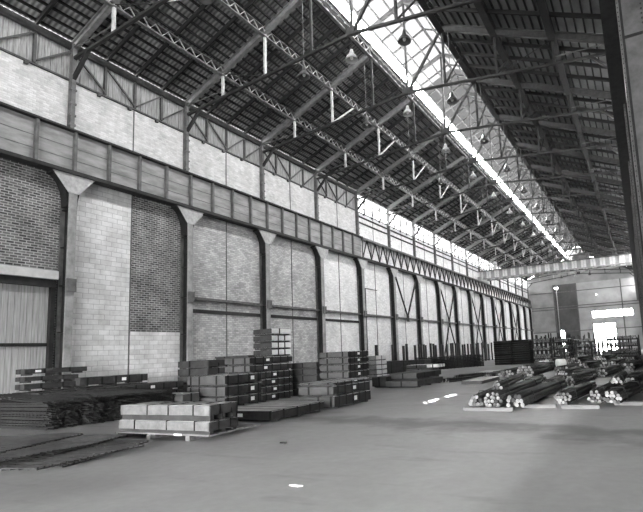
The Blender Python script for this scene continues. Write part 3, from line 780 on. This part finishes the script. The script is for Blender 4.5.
# H stacks along the left wall
for i, (z0, z1, nm) in enumerate(((0, .28, 'bottom'), (.3, .58, 'middle'), (.6, .9, 'top'))):
    pack('sheet_pack', f'long dark pack with straps, {nm} of the row behind the wire mesh', -18.1, -17.1, 9.0, 14.4, z0, z1, ('board', 'paper', 'board_dark'), fs=(.5,), ss=[.06+.11*j for j in range(9)], tagpos=.74, group='long stack behind the wire mesh pile')
for i, (z0, z1, nm) in enumerate(((0, .3, 'bottom'), (.31, .62, 'second'), (.63, .93, 'third'), (.95, 1.27, 'top'))):
    pack('sheet_pack', f'dark strapped pack, {nm} of the stack against the whitewashed blocks', -19.2, -18.2, 10.9, 13.6, z0, z1, ('board_dark', 'paper', 'board_dark'), fs=(.5,), ss=(.1, .3, .5, .7, .9), tagpos=.62, group='stack against the whitewashed blocks')
for i, (z0, z1, nm) in enumerate(((0, .3, 'bottom'), (.32, .62, 'second'), (.64, .92, 'third'), (.95, 1.18, 'fourth'), (1.22, 1.42, 'fifth'), (1.46, 1.68, 'top'))):
    pack('sheet_pack', f'dark slab pack, {nm} of the stack beside the boarded door', -19.0, -18.45, 9.25, 11.0 if i < 5 else 11.3, z0, z1, ('board_dark', 'paper', 'board_dark'), fs=(.5,), ss=(.3, .7), tagpos=.2 if i == 5 else None, group='stack beside the boarded door')
pack('sheet_pack', 'low pack with pale end near the front stack, under its left corner', -16.0, -14.15, 11.9, 12.6, 0, .58, ('board', 'board', 'wrap_top'), fs=(.75,), ss=(.5,))

# ------------------------------------------------------------------ wire mesh
def bundle_mesh(L, Wd, H, seed):
    rnd = random.Random(seed); b = MB()
    n = 15
    for i in range(n):
        z = .03+H*i/n; off = rnd.uniform(-.12, .12)
        for j in range(4):
            y_ = -Wd/2+Wd*j/3+rnd.uniform(-.03, .03)
            b.bar((-L/2+rnd.uniform(-.1, .1), y_, z), (L/2+off+rnd.uniform(-.04, .04), y_+rnd.uniform(-.04, .04), z+rnd.uniform(-.03, .03)), .022, .03)
        for j in range(26):
            x = -L/2+L*(j+.5)/26+rnd.uniform(-.03, .03)
            b.bar((x, -Wd/2, z+.02), (x, Wd/2, z+.02), .02, .02)
    return b.mesh('wire_mats', 'mesh')
bms = [bundle_mesh(2.45, .38, .74, s) for s in range(3)]; long_me = bundle_mesh(4.4, .38, .74, 9)
for i in range(8):
    yy = 8.12+.5*i
    o = bpy.data.objects.new('wire_mesh_bundle', bms[i % 3] if i > 1 else long_me); C.objects.link(o); o.location = (-15.78+.04*(i % 3) if i > 1 else -16.78, yy, 0)
    tag(o, f'dark bundle of stacked wire mesh mats, {ORD[i]} from the front of the pile', 'wire mesh', 'wire mesh bundles beside the door')
    if i == 8: o.scale = (1, 1, 1)
def sheet_mesh(L, Wd, step, seed, sag=.0, r=.018, stepx=.15, mt='mesh'):
    rnd = random.Random(seed); b = MB()
    def zz(x, y_): return .02+sag*(noise.noise(Vector((x*.7+seed, y_*.7, 0)))+.4)
    nx, ny = int(L/stepx), int(Wd/step)
    for i in range(nx+1):
        x = -L/2+L*i/nx+rnd.uniform(-.012, .012)
        for j in range(4):
            ya, yb = -Wd/2+Wd*j/4, -Wd/2+Wd*(j+1)/4
            b.bar((x, ya, zz(x, ya)), (x, yb, zz(x, yb)), r, r)
    for j in range(ny+1):
        y_ = -Wd/2+Wd*j/ny+rnd.uniform(-.012, .012)
        for i in range(8):
            xa, xb = -L/2+L*i/8, -L/2+L*(i+1)/8
            b.bar((xa, y_, zz(xa, y_)+r), (xb, y_, zz(xb, y_)+r), r, r)
    return b.mesh('wire_sheet', mt)
# sheets draped over the top of the pile
for i in range(6):
    me = sheet_mesh(3.1 if i > 1 else 4.8, .8, .11, 40+i, .05, .022, .55)
    o = bpy.data.objects.new('wire_mesh_sheet', me); C.objects.link(o)
    o.location = (-15.5+.1*i if i > 1 else -16.3, 8.25+.46*i, .78); o.rotation_euler = (0, math.radians(1.5), math.radians(-9))
    tag(o, f'dark wire mesh sheet draped over the bundle pile, {ORD[i]} from the front', 'wire mesh', 'mesh sheets draped over the pile')
# mats flat on the floor
mats_ = [(-10.95, 5.55, 4.0, 1.9, 12), (-10.6, 5.4, 3.9, 1.9, 3), (-11.5, 5.7, 3.4, 1.9, 18), (-11.8, 4.9, 4.4, 2.2, 6), (-12.6, 5.3, 3.4, 2.2, 20)]
where = ['at the right-hand end', 'along the front edge', 'along the back edge', 'at the left, near part', 'at the far left']
for i, (x, y_, L, Wd, rz) in enumerate(mats_):
    me = sheet_mesh(L, Wd, .11, 60+i, .06, .02, .22, 'mesh_mat')
    o = bpy.data.objects.new('wire_mesh_mat', me); C.objects.link(o); o.location = (x, y_, .0+.03*i); o.rotation_euler = (0, 0, math.radians(rz))
    tag(o, f'dark wire mesh mat flat on the concrete floor, {where[i]}', 'wire mesh', 'loose mesh mats on the floor')

# ------------------------------------------------------------------ bar bundles
_bar = {}
def bar_me(r_, L):
    k_ = (round(r_, 3), round(L, 2))
    if k_ not in _bar:
        b = MB(); b.tube((0, -L/2, 0), (0, L/2, 0), r_, 10, 0, 1)
        # open pipe mouth ring
        _bar[k_] = b.mesh('bar', ['bar', 'bar_end'])
    return _bar[k_]
def bundle(label, x, y0, L, rows, r_=.055, rz=0, group=None, tie=True, z=0, jit=.12, bearer=False):
    """rows: bars per layer from the bottom. front ends at y0"""
    o = thing('steel_bar_bundle', label, 'steel bars', (x, y0, z), group, math.radians(rz))
    H = 0; 
    for li, n in enumerate(rows):
        zc = r_+li*r_*1.73
        for i in range(n):
            xx = (i-(n-1)/2)*2*r_*1.01
            child('bar', bar_me(r_, L), o, (xx, L/2+random.uniform(-jit, jit), zc), (random.uniform(0, .01), 0, random.uniform(-.006, .006)))
    if tie:
        wd = max(rows)*r_+.015; ht = 2*r_+(len(rows)-1)*r_*1.73+.015; wt = rows[-1]*r_+.012
        for f in (.18, .8):
            q = MB(); pts = [(-wd, .005), (wd, .005), (wd, r_*1.6), (wt, ht), (-wt, ht), (-wd, r_*1.6)]
            for i in range(6):
                a, b_ = pts[i], pts[(i+1) % 6]
                q.bar((a[0], L*f, a[1]), (b_[0], L*f, b_[1]), .02, .02, (0, 1, 0))
            q.build('binding_wire', 'strap', o)
    return o
gf = 'bar bundles nearest the viewer'
bundle('bundle of dark bars with bright ends, leftmost in the nearest row', -4.15, 12.85, 5.2, [4, 3, 2], .055, 3, gf, z=.1)
bundle('bundle of dark bars with bright cut ends, second in the nearest row', -3.66, 12.75, 5.6, [4, 5, 4, 3], .05, -1, gf, z=.1)
bundle('bundle of dark bars with bright cut ends, third in the nearest row', -3.08, 12.85, 5.4, [4, 4, 3], .055, -4, gf, z=.1)
bundle('small dark bundle lying on the first three near bundles', -3.75, 13.6, 5.0, [3, 2], .05, 4, gf, z=.46)
bundle('tight bundle with white ends alone between two near rows', -1.98, 13.35, 3.4, [3, 4, 5, 4], .042, -6, gf, z=.09)
bundle('dark bundle with pale speckled ends near the right edge, left twin', -1.22, 13.6, 3.6, [3, 4, 3, 2], .045, -6, gf, z=.09)
bundle('large dark bundle with dull ends near the right edge, right twin', -.80, 13.5, 3.4, [4, 5, 4, 3], .045, -9, gf, z=.09)
bundle('thin bundle leaning over the right pair of bundles', -.78, 15.6, 3.0, [3, 2], .05, -2, gf, z=.42)
for i, (x, y_, L, lab) in enumerate(((-3.75, 12.6, 1.3, 'pale plank under the leftmost near bar bundles'), (-2.6, 13.3, .9, 'pale plank between the near bundles'),
                                 (-1.55, 13.15, .9, 'pale plank left of the twin bundles at right'), (-.35, 13.9, .9, 'pale plank at the right edge under the bars'), (-3.6, 16.2, 2.2, 'plank across the back of leftmost bundles'))):
    o = MB().box(-L/2, L/2, -.06, .06, 0, .09).build('timber_bearer', 'wood'); o.location = (x, y_, 0); tag(o, lab, 'plank')
gm = 'bar bundles in the middle of the yard'
mid = [(-4.2, 19.4, 3.6, [6, 5, 3], .055, 2, 'wide loose bundle with bright ends behind the nearest row, left one'), (-3.45, 19.2, 3.8, [5, 6, 4], .05, -2, 'wide loose bundle with bright ends behind the nearest row, right one'),
       (-2.75, 20.2, 3.8, [4, 5, 4, 3], .055, -8, 'round dark bundle behind the lone white-ended bundle'), (-2.1, 17.0, 2.6, [3, 3], .05, -4, 'low short bundle on the floor between dark bundles'),
       (-.6, 19.6, 3.8, [4, 5, 4], .06, -6, 'dark bundle at the right edge behind the twin bundles'), (-1.9, 25.0, 4.2, [3, 4, 3], .07, -8, 'bundle with one big pale end standing back at right'),
       (-2.9, 25.6, 4, [5, 6], .06, -4, 'low dark bundle beyond the round dark one'), (-3.8, 25.8, 4.4, [4, 5, 4], .06, -6, 'dark bundle beyond the bright-ended loose bundles'),
       (-7.75, 26.6, 2.8, [4, 3], .06, 4, 'small bundle at left of the big pipe bundle'), (-6.85, 26.8, 5.5, [5, 6, 4], .07, 0, 'big bundle of pipes with grey round ends, left half'), (-5.9, 27.2, 5.8, [5, 6, 5, 4], .08, -3, 'big bundle of pipes with grey round ends, right half'),
       (-4.6, 31.2, 5, [5, 5], .08, -6, 'low dark pipe bundle beside the white drum shapes'), (-3.45, 32.0, 5, [6, 5, 4], .08, -5, 'dark pipe bundle far back in the aisle'),
       (-2.0, 33.5, 5, [6, 7, 5], .08, -5, 'dark pipe bundle far back near the right row'), (-.9, 30, 5, [4, 5, 4], .08, -6, 'dark pipe bundle far back at the right edge'), (-4.6, 38, 6, [7, 6, 5, 3], .09, -4, 'dark pipe heap in front of the far racks, left'),
       (-3.0, 40, 6, [7, 6, 5, 4], .09, -4, 'dark pipe heap in front of the far racks, right'), (-6.3, 37.5, 4, [5, 6, 4, 3], .09, -2, 'dark pipe bundle before the far bright floor'),
       (-1.2, 40, 6, [7, 7, 6], .09, -4, 'dark pipe heap by the right columns')]
for x, y_, L, rows, r_, rz, lab in mid: bundle(lab, x, y_, L, rows, r_, rz, gm)
# small bundle and flat plates at the left of the aisle (px 440-500)
bundle('short low bar bundle with bright ends alone in the open aisle', -9.2, 23.6, 2.6, [7, 5], .05, -24, gm)
bundle('second short bar bundle beside the one in the open aisle', -9.6, 26.6, 2.6, [6, 4], .05, -20, gm)
for i, (x, y_) in enumerate(((-7.2, 22.0), (-9.0, 29.4))):
    pack('plate_stack', f'flat pale steel plates on the floor, {("nearer", "farther")[i]} pile in the aisle', x-.55, x+.45, y_, y_+3.1, 0, .16, ('board', 'board', 'wrap_top'), fs=(), ss=(), runner=False, cat='steel plates')
# pack pile at px 372-440
gi = 'low packs left of the open aisle'
for (x0, x1, y0, y1, z0, z1, mt, lab) in ((-11.0, -9.35, 20.6, 23.8, 0, .3, ('board', 'paper', 'board'), 'low pack with grey end on the floor left of the aisle'),
        (-11.2, -9.75, 21.4, 24.6, .31, .62, ('board', 'paper', 'board'), 'second low pack set back on another left of the aisle'),
        (-11.9, -11.1, 20.9, 23.5, 0, .5, ('board_dark', 'paper', 'board_dark'), 'dark rough pack at the left of the low packs'),
        (-12.6, -11.0, 26.2, 27.4, .0, .62, ('board', 'board', 'board'), 'grey pack under the small white-topped packs'),
        (-12.6, -11.3, 26.3, 27.4, .63, .85, ('board', 'wrap_white', 'wrap_white'), 'small white-sided pack, left one by the dark mesh wall'),
        (-11.25, -10.6, 26.3, 27.4, .63, .85, ('wrap_white', 'wrap_white', 'wrap_white'), 'small white pack, right one by the dark mesh wall')):
    pack('sheet_pack', lab, x0, x1, y0, y1, z0, z1, mt, fs=(.5,), ss=(.3, .7), group=gi)
for i, z in enumerate((0, .3, .6, .9, 1.2)):
    pack('sheet_pack', f'pale thin pack in the stepped stack by the fourth column, {ORD[i]} from floor', -15.75+.04*i, -15.0, 27.0, 28.4, z, z+.298, ('wrap', 'wrap_top', 'wrap_top'), fs=(), ss=(.5,), group='stepped pale stack beside the fifth column')
# long dark pile J along the wall
pack('rod_bundle', 'long low dark pile lying across toward the left wall', -18.6, -15.0, 34.6, 35.9, 0, 1.0, ('bar', 'bar', 'bar'), fs=(.2, .5, .8), ss=[.5], runner=False, cat='steel rods')
q = MB()
for a in range(7):
    for c in range(8): q.tube((-1.1+a*.16, .02, .075+c*.135), (-1.1+a*.16, 1.2, .075+c*.135), .06, 6)
rods_me = q.mesh('rods', 'bar')
q = MB()
for yb in (.2, .6, 1.0): q.box(-.04, .0, yb-.03, yb+.03, 0, 1.12)
q.box(-1.2, .0, .25, .35, 1.1, 1.14)
cradle_me = q.mesh('cradle', 'steel_dark')
for i in range(6):
    o = thing('rod_bundle', f'dark rod stack, {ORD[i]} from the near end of the long curved pile', 'steel rods', (-16.6+.545*i, 38.1+1.13*i, 0), 'long curved pile of dark rod stacks', math.radians(-25.5))
    child('rods', rods_me, o); child('cradle', cradle_me, o)
CARD = ORD+['twenty-fourth', 'twenty-fifth', 'twenty-sixth', 'twenty-seventh', 'twenty-eighth', 'twenty-ninth', 'thirtieth', 'thirty-first', 'thirty-second']
# upright stanchions along the wall
def stanchion(x, y_, h, lab):
    o = MB().box(-.09, .09, -.09, .09, 0, h).box(-.11, .11, -.11, .11, 0, .04).build('steel_stanchion', 'steel_dark')
    o.location = (x, y_, 0); tag(o, lab, 'post', 'upright posts along the far left wall')
yy = 34.5; i = 0; rnd = random.Random(3)
SP = [34.2, 37.0, 39.0, 39.9, 41.6, 42.2, 43.4, 43.9, 45.2, 46.0, 46.5, 47.8, 48.6, 49.6, 50.9, 51.5, 52.6, 53.2, 54.7, 55.9, 56.6, 58, 59.1, 60.4, 61.0, 62.6, 63.8, 65.5, 67, 69, 71, 73]
for i, yy in enumerate(SP):
    stanchion(-18.9+rnd.uniform(-.1, .1), yy, 2.3+rnd.uniform(-.1, .12), f'slim dark upright post by the left wall, {CARD[i]} from the near end')
# pipe stack L
o_n = 0
for gx, gw in ((-12.7, 1.65), (-11.0, 1.6)):
    for c in range(11):
        o = thing('pipe_layer', f'layer of dark pipes, {ORD[c]} from the floor in the {"left" if gx < -12 else "right"} tall pipe stack', 'pipes', (gx, 46, 0), 'layers of the tall pipe stack')
        b = MB()
        for a in range(9): b.tube((0, a*.21, .11+c*.205), (gw, a*.21, .11+c*.205), .1, 8, 0, 1)
        b.build('pipes', ['bar', 'bar'], o)
        MB().box(.3, .36, -.1, 1.8, .0+c*.205, .02+c*.205).build('spacer', 'wood', o)
rk = 0
def rack(x, y_, w_, h, lab, seed, jit=.25):
    rnd = random.Random(seed)
    o = thing('storage_rack', lab, 'rack', (x, y_, 0), 'far storage racks')
    for i in range(5):
        for yo in (0, 1.6):
            MB().box(w_*i/4-.06, w_*i/4+.06, yo-.06, yo+.06, 0, h+rnd.uniform(-jit, jit)).build('upright', 'steel_dark', o)
    for lv in (.35, 1.1, 1.8):
        if lv < h: MB().box(-.05, w_+.05, -.08, 1.7, lv, lv+.1).build('shelf_beam', 'steel_dark', o)
    b = MB()
    for lv in (.0, .45, 1.2, 1.9):
        if lv > h-.3: continue
        for i in range(int(w_/.22)):
            if rnd.random() < .95: b.tube((.1+i*.22, -.2-rnd.random()*.3, lv+.12), (.1+i*.22, 2.2, lv+.12), .09, 7, 0, 1)
            if rnd.random() < .8: b.tube((.2+i*.22, -.2-rnd.random()*.3, lv+.3), (.2+i*.22, 2.2, lv+.3), .08, 7, 0, 1)
    b.build('stored_bars', ['bar', 'bar_end'], o)
rack(-9.2, 47, 1.6, 2.5, 'dark rack of bars right beside the tall pipe stack', 1)
rack(-8.9, 54, 2.0, 2.7, 'dark rack of bars with tall uprights, second beyond the pipe stack', 2)
rack(-9.2, 61, 1.8, 2.6, 'dark rack of bars third beyond the pipe stack, by the bright slot', 3)
rack(-8.3, 70, 2.6, 2.9, 'dark rack of bars farthest beyond the pipe stack', 4)
rack(-3.8, 55.5, 3.4, 1.9, 'broad dark rack filling the space left of the right columns', 5, .05)
rack(-3.7, 62.0, 3.4, 2.3, 'broad dark rack behind another at the far right', 6, .05)
rack(-6.6, 66.0, 1.6, 1.5, 'low dark rack below the bright doorway', 7)
# a few tall thin posts in the middle distance
for x, y_, h, lab in ((-6.1, 44.2, 1.35, 'short dark post standing left of the doorway light'), (-5.3, 46, 1.95, 'dark post before the bright doorway'), (-4.1, 47.0, 1.8, 'dark post right of the doorway, before the broad rack'),
                      (-3.5, 47.2, 1.75, 'dark post beside the right pipe heap'), (-5.6, 39.0, 1.2, 'short dark post among the middle pipe bundles')):
    o = MB().box(-.08, .08, -.08, .08, 0, h).box(-.3, .3, -.04, .04, h-.12, h-.04).build('steel_stanchion', 'steel_dark'); o.location = (x, y_, 0); tag(o, lab, 'post')
# white rounded covers (px 540-552,372)
for i, (x, y_, lab) in enumerate(((-6.15, 34.6, 'white rounded drum lying among the pipe bundles, left one'), (-5.4, 37.0, 'white rounded drum lying among the pipe bundles, right one'))):
    o = MB().tube((-.3, 0, .3), (.3, 0, .3), .3, 18).build('drum', 'wrap_white'); o.location = (x, y_, 0); o.rotation_euler = (0, 0, .5); tag(o, lab, 'drum')
# scraps on the floor
o = MB().prism([(0, 0), (.16, -.03), (.2, .03), (.06, .05)], 'z', 0, .012).build('paper_scrap', 'tag'); o.location = (-4.2, 5.15, .002); tag(o, 'small white paper scrap alone on the foreground concrete', 'paper scrap')
o = MB().prism([(0, 0), (.14, .0), (.12, .05), (.03, .04)], 'z', 0, .03).build('steel_scrap', 'steel_dark'); o.location = (-6.4, 7.6, .0); tag(o, 'tiny dark scrap on the open concrete floor', 'scrap')
